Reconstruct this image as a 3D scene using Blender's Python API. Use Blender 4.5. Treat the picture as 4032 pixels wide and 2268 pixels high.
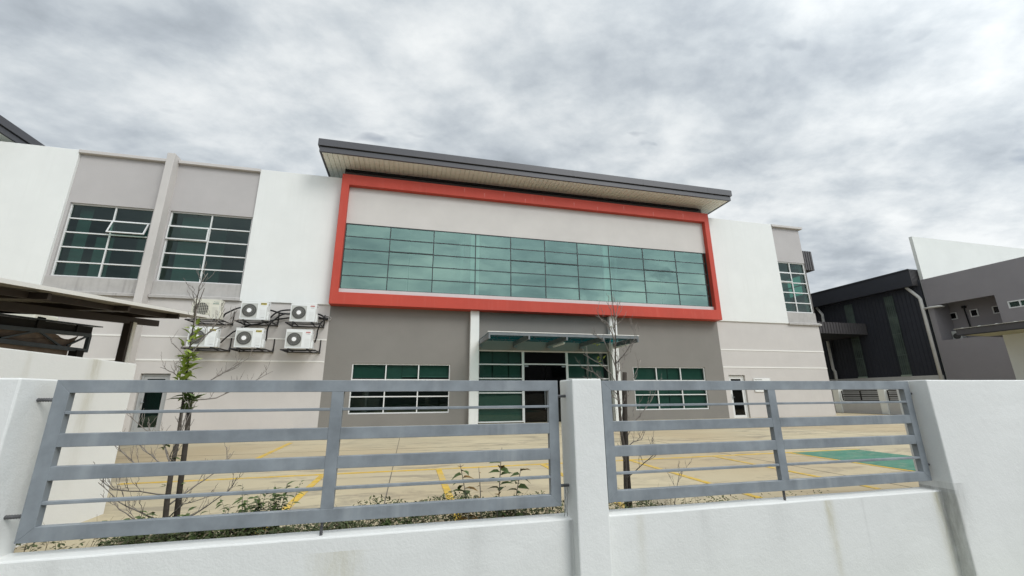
import bpy, bmesh, math, random
from mathutils import Vector, Matrix
random.seed(7)
R=math.radians
S=bpy.context.scene
for o in list(bpy.data.objects): bpy.data.objects.remove(o)
COL=S.collection
ZG=-1.076            # yard level relative to the eye; everything is lifted by -ZG at the end

# ------------------------------------------------------------------ camera
cam=bpy.data.cameras.new('camera'); co=bpy.data.objects.new('camera',cam); COL.objects.link(co)
cam.sensor_width=36; cam.lens=1611.67/4032*36; cam.clip_end=3000; cam.clip_start=.02
y_,p_,r_=0.239411,0.257431,-0.0069465
f=Vector((math.sin(y_)*math.cos(p_),math.cos(y_)*math.cos(p_),math.sin(p_)))
rt=Vector((math.cos(y_),-math.sin(y_),0)); up=rt.cross(f)
a=math.cos(r_)*rt+math.sin(r_)*up; b=-math.sin(r_)*rt+math.cos(r_)*up
M=Matrix((( a.x,b.x,-f.x,0),(a.y,b.y,-f.y,0),(a.z,b.z,-f.z,0),(0,0,0,1)))
co.matrix_world=M
S.camera=co
S.render.resolution_x=1024; S.render.resolution_y=576
# ------------------------------------------------------------------ light
SUN_EL,SUN_AZ=R(43),R(146)      # azimuth clockwise from +Y
sd=Vector((math.sin(SUN_AZ)*math.cos(SUN_EL),math.cos(SUN_AZ)*math.cos(SUN_EL),math.sin(SUN_EL)))
L=bpy.data.lights.new('sun','SUN'); L.energy=1.4; L.angle=R(24); L.color=(1,.975,.94)
lo=bpy.data.objects.new('sun',L); COL.objects.link(lo); lo.rotation_euler=(-sd).to_track_quat('-Z','Y').to_euler()
W=bpy.data.worlds.new('World'); S.world=W; W.use_nodes=True
nt=W.node_tree; nt.nodes.clear(); N=nt.nodes.new; K=nt.links.new
def math_(nt,op,a,b=None,c=None,clamp=False):
    n=nt.nodes.new('ShaderNodeMath'); n.operation=op; n.use_clamp=clamp
    for i,v in enumerate((a,b,c)):
        if v is None: continue
        if isinstance(v,(int,float)): n.inputs[i].default_value=v
        else: nt.links.new(v,n.inputs[i])
    return n.outputs[0]
def ramp_(nt,fac,stops,interp='LINEAR'):
    n=nt.nodes.new('ShaderNodeValToRGB'); nt.links.new(fac,n.inputs[0]); e=n.color_ramp.elements; n.color_ramp.interpolation=interp
    while len(e)>1: e.remove(e[-1])
    for i,(p,c) in enumerate(stops):
        el=e[0] if i==0 else e.new(p)
        el.position=p; el.color=(c if len(c)==4 else (*c,1))
    return n.outputs[0]
tc=N('ShaderNodeTexCoord'); sx=N('ShaderNodeSeparateXYZ'); K(tc.outputs['Generated'],sx.inputs[0])
zz=math_(nt,'ADD',math_(nt,'MAXIMUM',sx.outputs[2],0.0),0.24)
cx=N('ShaderNodeCombineXYZ'); K(math_(nt,'DIVIDE',sx.outputs[0],zz),cx.inputs[0]); K(math_(nt,'DIVIDE',sx.outputs[1],zz),cx.inputs[1])
def noise_(nt,vec,scale,detail=6,rough=.55,dist=0,loc=(0,0,0),rot=0,sc=(1,1,1)):
    m=nt.nodes.new('ShaderNodeMapping'); nt.links.new(vec,m.inputs[0]); m.inputs[1].default_value=loc; m.inputs[2].default_value=(0,0,rot); m.inputs[3].default_value=sc
    n=nt.nodes.new('ShaderNodeTexNoise'); nt.links.new(m.outputs[0],n.inputs['Vector'])
    n.inputs['Scale'].default_value=scale; n.inputs['Detail'].default_value=detail; n.inputs['Roughness'].default_value=rough; n.inputs['Distortion'].default_value=dist
    return n.outputs[0]
n1=noise_(nt,cx.outputs[0],2.1,8,.56,.12,(3.4,7.9,0),R(30),(1.0,1.25,1))
n2=noise_(nt,cx.outputs[0],5.5,9,.58,.15,(9.1,1.3,0),R(26),(.9,1.2,1))
n3=noise_(nt,cx.outputs[0],.9,3,.5,0,(1.7,4.4,0))
v=math_(nt,'ADD',math_(nt,'ADD',math_(nt,'MULTIPLY',n1,.46),math_(nt,'MULTIPLY',n2,.30)),math_(nt,'MULTIPLY',n3,.24))
cl=ramp_(nt,v,[(.37,(.38,.425,.47)),(.44,(.49,.54,.59)),(.495,(.61,.66,.70)),(.55,(.75,.79,.815)),(.61,(.88,.91,.92))])
# thin sun glow through the cloud deck and a brighter zenith, as a real overcast has
nv=N('ShaderNodeVectorMath'); nv.operation='NORMALIZE'; K(tc.outputs['Generated'],nv.inputs[0])
dp=N('ShaderNodeVectorMath'); dp.operation='DOT_PRODUCT'; K(nv.outputs[0],dp.inputs[0]); dp.inputs[1].default_value=sd
glow=math_(nt,'POWER',math_(nt,'MAXIMUM',dp.outputs['Value'],0.0),2.5)
gain=math_(nt,'ADD',math_(nt,'MULTIPLY',glow,1.5),.96)
bgc=N('ShaderNodeBackground'); K(cl,bgc.inputs[0]); K(gain,bgc.inputs[1])
sky=N('ShaderNodeTexSky'); sky.sky_type='NISHITA'; sky.sun_disc=False; sky.sun_elevation=SUN_EL; sky.sun_rotation=SUN_AZ
bgs=N('ShaderNodeBackground'); K(sky.outputs[0],bgs.inputs[0]); bgs.inputs[1].default_value=.07
gap=ramp_(nt,noise_(nt,cx.outputs[0],2.3,4,.5,.3,(5.2,2.9,0),R(20),(.8,1.4,1)),[(.28,(.25,)*3),(.34,(1,)*3)])
mx=N('ShaderNodeMixShader'); K(gap,mx.inputs[0]); K(bgs.outputs[0],mx.inputs[1]); K(bgc.outputs[0],mx.inputs[2])
wo=N('ShaderNodeOutputWorld'); K(mx.outputs[0],wo.inputs[0])
S.view_settings.view_transform='Standard'; S.view_settings.look='None'; S.view_settings.gamma=1; S.view_settings.exposure=0.07
S.render.engine='CYCLES'
S.cycles.max_bounces=8; S.cycles.transparent_max_bounces=12

# ------------------------------------------------------------------ helpers
BASE={}
def props(o,label=None,cat=None,group=None,kind=None):
    if label: o['label']=label
    if cat: o['category']=cat
    if group: o['group']=group
    if kind: o['kind']=kind
    return o
def thing(name,label,cat,loc,group=None,rotz=0,local=False):
    o=bpy.data.objects.new(name,None); COL.objects.link(o); o.empty_display_size=.2
    o.location=loc; o.rotation_euler=(0,0,rotz); BASE[o.name]=Vector((0,0,0)) if local else Vector(loc)
    return props(o,label,cat,group)
class MB:
    def __init__(s): s.bm=bmesh.new()
    def face(s,*vs):
        return s.bm.faces.new([s.bm.verts.new(v) for v in vs])
    def box(s,x0,x1,y0,y1,z0,z1):
        if x0>x1:x0,x1=x1,x0
        if y0>y1:y0,y1=y1,y0
        if z0>z1:z0,z1=z1,z0
        v=[s.bm.verts.new((x,y,z)) for x in (x0,x1) for y in (y0,y1) for z in (z0,z1)]
        for q in ((0,1,3,2),(4,6,7,5),(0,4,5,1),(2,3,7,6),(0,2,6,4),(1,5,7,3)): s.bm.faces.new([v[i] for i in q])
        return s
    def prism(s,poly,d):      # poly: 3-D points of one face, d: extrusion vector
        d=Vector(d); A=[s.bm.verts.new(p) for p in poly]; B=[s.bm.verts.new(Vector(p)+d) for p in poly]
        n=len(poly); s.bm.faces.new(A[::-1]); s.bm.faces.new(B)
        for i in range(n): s.bm.faces.new([A[i],A[(i+1)%n],B[(i+1)%n],B[i]])
        return s
    def bar(s,p,q,w,h=None,up=(0,0,1)):      # rectangular bar between two points
        p=Vector(p);q=Vector(q);h=h or w; d=(q-p).normalized(); u=Vector(up)
        if abs(d.dot(u))>.95: u=Vector((0,1,0))
        s1=d.cross(u).normalized()*w/2; s2=s1.cross(d).normalized()*h/2
        s.prism([p+s1+s2,p-s1+s2,p-s1-s2,p+s1-s2],q-p); return s
    def tube(s,pts,r,n=8,cap=True):
        pts=[Vector(p) for p in pts]; rr=r if isinstance(r,(list,tuple)) else [r]*len(pts)
        rings=[]; ref=None
        for i,p in enumerate(pts):
            d=(pts[min(i+1,len(pts)-1)]-pts[max(i-1,0)]).normalized()
            if ref is None: ref=Vector((0,0,1)) if abs(d.z)<.9 else Vector((1,0,0))
            u=(ref-d*ref.dot(d)).normalized(); w=d.cross(u); ref=u
            rings.append([s.bm.verts.new(p+rr[i]*(math.cos(t*2*math.pi/n)*u+math.sin(t*2*math.pi/n)*w)) for t in range(n)])
        for i in range(len(rings)-1):
            for t in range(n):
                fc=s.bm.faces.new([rings[i][t],rings[i][(t+1)%n],rings[i+1][(t+1)%n],rings[i+1][t]]); fc.smooth=True
        if cap: s.bm.faces.new(rings[0][::-1]); s.bm.faces.new(rings[-1])
        return s
    def wall(s,ax,p,t,u0,u1,z0,z1,holes=()):   # slab with openings. ax 'y': plane y=p..p+t over x ; ax 'x': plane x=p..p+t over y
        us=sorted({u0,u1,*[h[0] for h in holes],*[h[1] for h in holes]}); zs=sorted({z0,z1,*[h[2] for h in holes],*[h[3] for h in holes]})
        us=[u for u in us if u0<=u<=u1]; zs=[z for z in zs if z0<=z<=z1]
        P=(lambda u,z,d:(u,p+d,z)) if ax=='y' else (lambda u,z,d:(p+d,u,z))
        def inh(a,c,b,d): 
            return any(h[0]-1e-6<=a and b<=h[1]+1e-6 and h[2]-1e-6<=c and d<=h[3]+1e-6 for h in holes)
        vs={}
        def V(u,z,d):
            k=(u,z,d)
            if k not in vs: vs[k]=s.bm.verts.new(P(u,z,d))
            return vs[k]
        def solid(i,j):
            return 0<=i<len(us)-1 and 0<=j<len(zs)-1 and not inh(us[i],zs[j],us[i+1],zs[j+1])
        for i in range(len(us)-1):
            for j in range(len(zs)-1):
                if not solid(i,j): continue
                a,b,c,d=us[i],us[i+1],zs[j],zs[j+1]
                s.bm.faces.new([V(a,c,0),V(b,c,0),V(b,d,0),V(a,d,0)])
                s.bm.faces.new([V(a,c,t),V(a,d,t),V(b,d,t),V(b,c,t)])
                if not solid(i-1,j): s.bm.faces.new([V(a,c,0),V(a,d,0),V(a,d,t),V(a,c,t)])
                if not solid(i+1,j): s.bm.faces.new([V(b,c,0),V(b,c,t),V(b,d,t),V(b,d,0)])
                if not solid(i,j-1): s.bm.faces.new([V(a,c,0),V(a,c,t),V(b,c,t),V(b,c,0)])
                if not solid(i,j+1): s.bm.faces.new([V(a,d,0),V(b,d,0),V(b,d,t),V(a,d,t)])
        return s
    def leaf(s,p,d,l,w,curl=.2):
        p=Vector(p); d=Vector(d).normalized(); sd_=d.cross(Vector((random.uniform(-.4,.4),random.uniform(-.4,.4),1))).normalized(); n=sd_.cross(d).normalized()
        V=lambda t,k,h: s.bm.verts.new(p+d*l*t+sd_*w*k+n*(w*h-l*curl*t*t))
        a=V(0,0,0); t=V(1,0,0)
        if l<.03:
            l1=V(.45,.5,.2); r1=V(.45,-.5,.2); s.bm.faces.new([a,l1,t]); s.bm.faces.new([a,t,r1]); return
        m1=V(.3,0,0); m2=V(.65,0,0); l1=V(.25,.42,.16); l2=V(.58,.40,.15); r1=V(.25,-.42,.16); r2=V(.58,-.40,.15)
        for f_ in ([a,l1,m1],[l1,l2,m2,m1],[l2,t,m2],[a,m1,r1],[m1,m2,r2,r1],[m2,t,r2]): s.bm.faces.new(f_)
    def build(s,name,mat,parent=None,bev=0,seg=2,label=None,normals=True,base=None):
        if normals: bmesh.ops.recalc_face_normals(s.bm,faces=s.bm.faces)
        if bev: bmesh.ops.bevel(s.bm,geom=list(s.bm.edges),offset=bev,segments=seg,profile=.5,affect='EDGES',clamp_overlap=True)
        bs=Vector((0,0,0))
        if parent is not None: bs=BASE[parent.name]
        elif base is not None: bs=Vector(base)
        if bs.length: bmesh.ops.translate(s.bm,verts=s.bm.verts,vec=-bs)
        me=bpy.data.meshes.new(name); s.bm.to_mesh(me); s.bm.free()
        for m in (mat if isinstance(mat,(list,tuple)) else [mat]): me.materials.append(m)
        o=bpy.data.objects.new(name,me); COL.objects.link(o)
        if parent is not None: o.parent=parent
        elif base is not None: o.location=base
        BASE[o.name]=bs
        if label: o['label']=label
        return o
def B(*a): return MB().box(*a)
def copy_tree(o,loc,label=None):
    r=o.copy(); COL.objects.link(r); r.location=loc
    if label: r['label']=label
    for ch in o.children:
        c=ch.copy(); COL.objects.link(c); c.parent=r
        for g in ch.children:
            d=g.copy(); COL.objects.link(d); d.parent=c
    return r
def text_mesh(txt,size,name,mat,parent,at,shear=0,sx=1,ext=.001,bold=0):
    c=bpy.data.curves.new('t','FONT'); c.body=txt; c.size=size; c.extrude=ext; c.align_x='CENTER'; c.align_y='CENTER'; c.shear=shear; c.offset=bold
    o=bpy.data.objects.new('t',c); COL.objects.link(o); bpy.context.view_layer.update()
    me=bpy.data.meshes.new_from_object(o.evaluated_get(bpy.context.evaluated_depsgraph_get()))
    bpy.data.objects.remove(o)
    bs=BASE[parent.name]
    for v in me.vertices:
        x,y,z=v.co; v.co=Vector((at[0]+x*sx,at[1]-z,at[2]+y))-bs
    me.materials.clear(); me.materials.append(mat); me.name=name
    q=bpy.data.objects.new(name,me); COL.objects.link(q); q.parent=parent; BASE[q.name]=bs
    return q

# ------------------------------------------------------------------ materials
def mat(name,col,rough=.6,metal=0,var=.06,vs=1.5,bump=0,bs=60,bd=.003,spec=.4,streak=0,dirt=(.35,.33,.28),coarse=0,stains=(),sax=0):
    m=bpy.data.materials.new(name); m.use_nodes=True; t=m.node_tree; p=t.nodes['Principled BSDF']
    tcn=t.nodes.new('ShaderNodeTexCoord').outputs['Object']
    base=t.nodes.new('ShaderNodeRGB'); base.outputs[0].default_value=(*col,1); c=base.outputs[0]
    def mixc(fac,a,b,mode='MIX'):
        n=t.nodes.new('ShaderNodeMix'); n.data_type='RGBA'; n.blend_type=mode
        if isinstance(fac,(int,float)): n.inputs[0].default_value=fac
        else: t.links.new(fac,n.inputs[0])
        for i,vv in ((6,a),(7,b)):
            if isinstance(vv,tuple): n.inputs[i].default_value=(*vv,1)
            else: t.links.new(vv,n.inputs[i])
        return n.outputs[2]
    if var:
        n=noise_(t,tcn,vs,5,.6); r=ramp_(t,n,[(.3,(1-var*1.4,)*3),(.7,(1+var*.6,)*3)]); c=mixc(1,c,r,'MULTIPLY')
    if streak:
        n=noise_(t,tcn,1,4,.6,0,(0,0,0),0,(7,7,.35)); n2_=noise_(t,tcn,.8,3,.5)
        k=math_(t,'MULTIPLY',ramp_(t,n,[(.5,(0,)*3),(.72,(1,)*3)]),ramp_(t,n2_,[(.4,(.15,)*3),(.65,(1,)*3)])); k=math_(t,'MULTIPLY',k,streak)
        c=mixc(k,c,dirt)
    sp=None
    for (x0,w,zt,ln,amt,cl_) in stains:       # water stains running down from zt, ln long
        if sp is None: sp=t.nodes.new('ShaderNodeSeparateXYZ'); t.links.new(tcn,sp.inputs[0]); wob=noise_(t,tcn,1,4,.7,0,(0,0,0),0,(14,14,2.2)); fr=noise_(t,tcn,1,6,.75,.4,(0,0,0),0,(22,22,5))
        dx=math_(t,'ADD',math_(t,'SUBTRACT',sp.outputs[sax],x0),math_(t,'MULTIPLY',math_(t,'SUBTRACT',wob,.5),w*1.6))
        g=math_(t,'EXPONENT',math_(t,'MULTIPLY',math_(t,'POWER',math_(t,'ABSOLUTE',math_(t,'DIVIDE',dx,w)),2.0),-1))
        dz=math_(t,'DIVIDE',math_(t,'SUBTRACT',zt,sp.outputs[2]),ln); 
        fz=math_(t,'MULTIPLY',math_(t,'GREATER_THAN',dz,0),math_(t,'SUBTRACT',1.0,dz,None,True))
        k=math_(t,'MULTIPLY',math_(t,'MULTIPLY',g,fz),math_(t,'MULTIPLY',ramp_(t,fr,[(.3,(.2,)*3),(.65,(1,)*3)]),amt))
        c=mixc(k,c,cl_)
    t.links.new(c,p.inputs['Base Color'])
    p.inputs['Roughness'].default_value=rough; p.inputs['Metallic'].default_value=metal; p.inputs['Specular IOR Level'].default_value=spec
    if bump:
        n=noise_(t,tcn,bs,6,.62); h=n
        if coarse: h=math_(t,'ADD',n,math_(t,'MULTIPLY',noise_(t,tcn,bs*.22,3,.5),coarse))
        bn=t.nodes.new('ShaderNodeBump'); bn.inputs['Strength'].default_value=bump; bn.inputs['Distance'].default_value=bd
        t.links.new(h,bn.inputs['Height']); t.links.new(bn.outputs[0],p.inputs['Normal'])
    return m
def glass(name,trans,gl,fac,rough=.01,fres=True):
    m=bpy.data.materials.new(name); m.use_nodes=True; t=m.node_tree; t.nodes.clear()
    tr=t.nodes.new('ShaderNodeBsdfTransparent'); tr.inputs[0].default_value=(*trans,1)
    g=t.nodes.new('ShaderNodeBsdfGlossy'); g.inputs[0].default_value=(*gl,1); g.inputs[1].default_value=rough
    tcn=t.nodes.new('ShaderNodeTexCoord').outputs['Object']
    bn=t.nodes.new('ShaderNodeBump'); bn.inputs['Strength'].default_value=.25; bn.inputs['Distance'].default_value=.012
    t.links.new(noise_(t,tcn,1.3,2,.4),bn.inputs['Height']); t.links.new(bn.outputs[0],g.inputs['Normal'])
    mxs=t.nodes.new('ShaderNodeMixShader'); mxs.inputs[0].default_value=fac
    if fres:
        fr=t.nodes.new('ShaderNodeLayerWeight'); fr.inputs[0].default_value=.25
        k=math_(t,'ADD',math_(t,'MULTIPLY',fr.outputs['Fresnel'],.6),fac,None,True); t.links.new(k,mxs.inputs[0])
    t.links.new(tr.outputs[0],mxs.inputs[1]); t.links.new(g.outputs[0],mxs.inputs[2])
    o=t.nodes.new('ShaderNodeOutputMaterial'); t.links.new(mxs.outputs[0],o.inputs[0])
    return m
WH=(.80,.82,.81)
M_white=mat('white_render',(.77,.785,.76),.75,var=.03,vs=.8,bump=.35,bs=30,bd=.006,streak=.10,dirt=(.45,.45,.40))
YS=(.50,.46,.30); GS=(.36,.36,.34)
M_fence=mat('fence_render',(.80,.81,.785),.8,var=.04,vs=1.2,bump=.28,bs=70,bd=.006,coarse=1.2,streak=.06,dirt=(.5,.5,.45),
  stains=[(3.22,.04,.27,.75,.8,YS),(3.55,.012,.27,.5,.35,GS),(4.36,.05,.27,1.2,.75,YS),(4.40,.03,.30,1.6,.85,GS),(-.35,.13,.20,.9,.5,YS),(-1.2,.05,.15,.9,.3,YS),(.45,.05,.27,.6,.3,GS),(-1.75,.04,.27,.8,.3,GS),(2.1,.05,.27,.5,.25,GS),(1.6,.03,.27,.6,.35,YS),(2.75,.09,.27,.35,.25,GS),(1.09,.012,.27,1.0,.6,GS),(4.46,.07,.35,.5,.5,GS)])
M_wing=mat('wing_render',(.80,.80,.765),.8,var=.03,bump=.3,bs=50,bd=.004,stains=[])
M_pale=mat('pale_grey_render',(.565,.54,.515),.8,var=.04,vs=.9,bump=.45,bs=26,bd=.008,streak=.10,dirt=(.40,.37,.34))
M_pale2=mat('warm_pale_render',(.60,.575,.545),.8,var=.04,vs=.9,bump=.45,bs=26,bd=.008)
M_lilac=mat('lilac_grey_render',(.465,.445,.435),.8,var=.04,vs=.9,bump=.5,bs=26,bd=.008)
M_sill=mat('stained_sill_render',(.45,.435,.415),.85,var=.08,vs=3,bump=.3,bs=26,bd=.006,streak=.75,dirt=(.25,.235,.225))
M_dark=mat('taupe_render',(.22,.21,.192),.8,var=.05,vs=.8,bump=.5,bs=26,bd=.008)
M_line=mat('moulding_paint',(.80,.79,.75),.7,var=.03)
M_red=mat('red_render',(.50,.062,.038),.65,var=.06,vs=1,bump=.3,bs=26,bd=.006,streak=.12,dirt=(.62,.25,.2),stains=[(x-5.6,.014,8.97-dz+1.076,.26,.75,(.70,.45,.40)) for x,dz in ((1.9,0),(2.8,.15),(3.7,.05),(4.7,.2),(5.6,.02),(7.1,.12),(8.3,.22),(9.7,.03),(11.3,.18),(13.0,.1))])
M_fascia=mat('charcoal_metal',(.072,.072,.08),.45,var=.06,vs=.6,spec=.5)
M_slot=mat('shadow_gap',(.015,.015,.016),.8,var=0)
M_soff=mat('soffit_cladding',(.86,.89,.82),.6,var=.05,vs=.7,streak=.2,dirt=(.33,.30,.2))
M_wframe=mat('white_aluminium',(.70,.71,.70),.4,var=.02)
M_dframe=mat('dark_aluminium',(.035,.05,.05),.4,var=.02)
M_glass_hi=glass('teal_glass',(.55,.80,.72),(.33,.50,.44),.46)
M_glass_lo=glass('green_glass',(.24,.42,.365),(.42,.52,.50),.09)
M_glass_can=glass('canopy_glass',(.12,.40,.41),(.5,.7,.7),.06,fres=False)
M_glass_dk=glass('black_glass',(.12,.16,.15),(.5,.5,.5),.04)
M_blind=mat('roller_blind',(.42,.45,.44),.8,var=.05,vs=2)
M_room=mat('interior_paint',(.33,.34,.32),.9,var=.05)
M_galv=mat('galvanised_paint',(.265,.295,.318),.5,metal=.0,var=.20,vs=5,bump=.08,bs=40,bd=.002,streak=.5,dirt=(.42,.45,.46),spec=.5)
M_rebar=mat('rebar',(.16,.16,.165),.55,metal=.6,var=.3,vs=40,bump=.5,bs=120,bd=.002)
M_conc=mat('yard_concrete',(.53,.455,.305),.85,var=.10,vs=.5,bump=.4,bs=40,bd=.004)
M_yel=mat('yellow_paint',(.66,.43,.05),.7,var=.15,vs=6)
M_grn=mat('green_paint',(.06,.22,.15),.7,var=.15,vs=2)
for m_,c_ in ((M_yel,(.47,.40,.28)),(M_grn,(.20,.27,.19))):       # worn paint lets the concrete show
    t=m_.node_tree; P=t.nodes['Principled BSDF']; src=P.inputs['Base Color'].links[0].from_socket; tcn=t.nodes.new('ShaderNodeTexCoord').outputs['Object']
    k=ramp_(t,noise_(t,tcn,1,8,.72,.4,(0,0,0),0,(5,9,1)),[(.47,(0,)*3),(.66,(.8,)*3)])
    x_=t.nodes.new('ShaderNodeMix'); x_.data_type='RGBA'; t.links.new(k,x_.inputs[0]); t.links.new(src,x_.inputs[6]); x_.inputs[7].default_value=(*c_,1); t.links.new(x_.outputs[2],P.inputs['Base Color'])
M_soil=mat('strip_soil',(.30,.25,.17),.95,var=.3,vs=9,bump=.8,bs=50,bd=.01)
M_road=mat('asphalt',(.10,.10,.10),.9,var=.15,vs=3,bump=.5,bs=80,bd=.005)
M_ground=mat('grass_ground',(.09,.11,.05),.95,var=.3,vs=.4)
M_bark=mat('bark',(.095,.08,.065),.9,var=.3,vs=30,bump=.8,bs=90,bd=.003)
M_twig=mat('dry_twig',(.27,.24,.21),.9,var=.3,vs=30)
M_stake=mat('stake_wood',(.06,.05,.04),.9,var=.3,vs=20,bump=.6,bs=60,bd=.003)
M_leafY=mat('lime_leaf',(.33,.42,.07),.55,var=.3,vs=30)
M_leafG=mat('green_leaf',(.11,.165,.045),.55,var=.35,vs=30)
M_leafD=mat('weed_leaf',(.11,.14,.05),.6,var=.5,vs=14)
M_leafR=mat('rusty_leaf',(.30,.17,.04),.6,var=.4,vs=30)
M_ac=mat('ac_white',(.77,.79,.78),.45,var=.03,vs=4)
M_acc=mat('ac_cream',(.68,.67,.58),.5,var=.04,vs=4)
M_acin=mat('ac_panel_grey',(.52,.53,.50),.5,var=.04)
M_fan=mat('fan_dark',(.055,.055,.05),.5,var=.05)
M_grille=mat('fan_grille',(.30,.30,.28),.5,var=.1)
M_hub=mat('hub_white',(.85,.85,.85),.4,var=0)
M_black=mat('black_steel',(.018,.016,.016),.5,var=.1)
M_hose=mat('black_hose',(.012,.012,.013),.7,var=.1)
M_lyel=mat('logo_yellow',(.62,.52,.12),.5,var=0)
M_lblk=mat('logo_black',(.03,.03,.02),.5,var=0)
M_lred=mat('logo_red',(.50,.10,.09),.5,var=0)
M_lgrn=mat('logo_green',(.06,.17,.15),.5,var=0)
M_lgry=mat('print_grey',(.28,.28,.27),.5,var=0)
M_pvc=mat('pvc_pipe',(.62,.61,.57),.5,var=.08)
M_corr=mat('corrugated_dark',(.03,.033,.043),.5,var=.12,vs=.5,spec=.5)
M_corrL=mat('corrugated_grey',(.085,.08,.082),.45,var=.08,vs=.6,spec=.5)
M_ngrey=mat('neighbour_grey',(.27,.255,.265),.8,var=.05,vs=.7,bump=.4,bs=20,bd=.01)
M_nwhite=mat('neighbour_white',(.74,.76,.72),.8,var=.04,vs=.5,bump=.3,bs=20,bd=.008)
M_skyl=glass('translucent_strip',(.10,.16,.13),(.35,.42,.4),.15)
M_plinth=mat('plinth_render',(.50,.50,.485),.85,var=.06,vs=.6,streak=.2)
M_net=mat('shade_net',(.21,.165,.135),.9,var=.2,vs=6)
M_truss=mat('truss_steel',(.075,.095,.115),.5,var=.15,vs=5)
M_sheet=mat('roof_sheet',(.19,.175,.15),.5,var=.1,vs=1)
M_brown=mat('brown_steel',(.045,.035,.03),.5,var=.15,vs=3)
M_tube=mat('light_fitting',(.80,.83,.80),.4,var=0)
M_bead=mat('white_coping',(.82,.84,.84),.7,var=.03,bump=.3,bs=60,bd=.004)

Y=17.0
def q(v,y=Y): return v*y/17.0      # sizes read on the facade plane, carried to plane y
# ------------------------------------------------------------------ ground
def structure(o): o['kind']='structure'; return o
g=MB(); g.face((-400,-400,-1.56),(400,-400,-1.56),(400,600,-1.56),(-400,600,-1.56)); structure(g.build('ground',M_ground))
g=MB(); g.box(-90,90,-14,2.2,-1.60,-1.50); structure(g.build('road',M_road))
structure(B(-90,90,3.02,75,-1.6,ZG).build('yard',M_conc))
# streaks and tyre marks of the yard concrete
t=M_conc.node_tree; tcn=t.nodes.new('ShaderNodeTexCoord').outputs['Object']; P=t.nodes['Principled BSDF']; src=P.inputs['Base Color'].links[0].from_socket
n=noise_(t,tcn,1,8,.70,.6,(0,0,0),R(3),(1.0,2.6,1)); n2_=noise_(t,tcn,.35,3,.5,0,(4,2,0))
k=math_(t,'MULTIPLY',ramp_(t,n,[(.50,(0,)*3),(.62,(1,)*3)]),ramp_(t,n2_,[(.38,(.2,)*3),(.58,(1,)*3)])); k=math_(t,'MULTIPLY',k,.8)
mm=t.nodes.new('ShaderNodeMix'); mm.data_type='RGBA'; t.links.new(k,mm.inputs[0]); t.links.new(src,mm.inputs[6]); mm.inputs[7].default_value=(.25,.215,.165,1)
n=noise_(t,tcn,.22,3,.5,0,(1,8,0)); mm2=t.nodes.new('ShaderNodeMix'); mm2.data_type='RGBA'; t.links.new(ramp_(t,n,[(.45,(0,)*3),(.62,(.55,)*3)]),mm2.inputs[0]); t.links.new(mm.outputs[2],mm2.inputs[6]); mm2.inputs[7].default_value=(.42,.32,.19,1)
t.links.new(mm2.outputs[2],P.inputs['Base Color'])
structure(B(-2.7,5.2,3.06,3.98,ZG-.1,ZG+.004).build('planting_strip',M_soil))
# painted bays
z0,z1=ZG+.001,ZG+.005
jm=MB()                     # saw cut joints of the slab
for y in (9.6,13.2): jm.box(-40,40,y,y+.012,ZG+.0005,ZG+.002)
for x in (-6.1,-.2,5.8,11.9,18): jm.box(x,x+.012,4.0,17,ZG+.0006,ZG+.0022)
structure(jm.build('slab_joints',mat('joint',(.16,.14,.11),.9,var=.1)))
lm=MB()
lm.box(-3.6,8.72,6.78,6.86,z0,z1)
for x in (-1.14,.49,2.14,3.70,5.36,7.00): lm.box(x-.04,x+.04,4.05,6.779,z0,z1)
lm.prism([(-2.62,7.6,z0),(-2.54,7.6,z0),(-2.70,11.6,z0),(-2.80,11.6,z0)],(0,0,.004))
structure(lm.build('parking_lines',M_yel))
structure(B(7.06,8.64,4.4,6.77,ZG+.001,ZG+.006).build('painted_bay',M_grn))
dr=MB(); dr.box(24.25,24.42,6,60,ZG+.001,ZG+.006); structure(dr.build('drain',M_slot))

# ------------------------------------------------------------------ main building
bld=thing('factory_building','two storey grey and white factory with a red framed green window band','building',(5.6,17,ZG))
GRD=ZG-.2
XL=-24.0
xd0,xd1=-3.21,14.53
# lower walls
MB().wall('y',17.0,.25,XL,xd0,GRD,3.56,[(-9.04,-8.15,GRD,.83)]).build('wall',M_pale,bld)
MB().wall('y',17.004,.25,xd0,xd1,GRD,3.9,[(-2.21,1.55,-.63,1.25),(9.75,13.51,-.65,1.24),(2.69,8.62,GRD,1.87)]).build('wall',M_dark,bld,label='taupe ground floor wall under the red frame')
MB().wall('y',17.0,.25,xd1,20.80,GRD,3.52,[(14.78,15.70,GRD,.89)]).build('wall',M_pale,bld)
# string courses
for (u0,u1,z) in ((XL,-9.62,2.10),(XL,-9.62,1.27),(-9.28,xd0-.01,2.10),(-9.28,xd0-.01,1.27),(-8.12,xd0-.01,-.45),(-9.28,-9.06,-.45),(xd1+.01,20.8,2.07),(xd1+.01,20.8,1.235)):
    B(u0,u1,16.985,17.0,z,z+.055).build('moulding',M_line,bld)
# white wall panels
PW=16.94
for i,(u0,u1) in enumerate(((XL,-12.50),(-6.40,xd0+.02),(xd1-.05,18.84))):
    B(u0,u1,PW,17.3,3.50,9.03).build('wall_panel',M_white,bld,bev=.012,seg=1)
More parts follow.
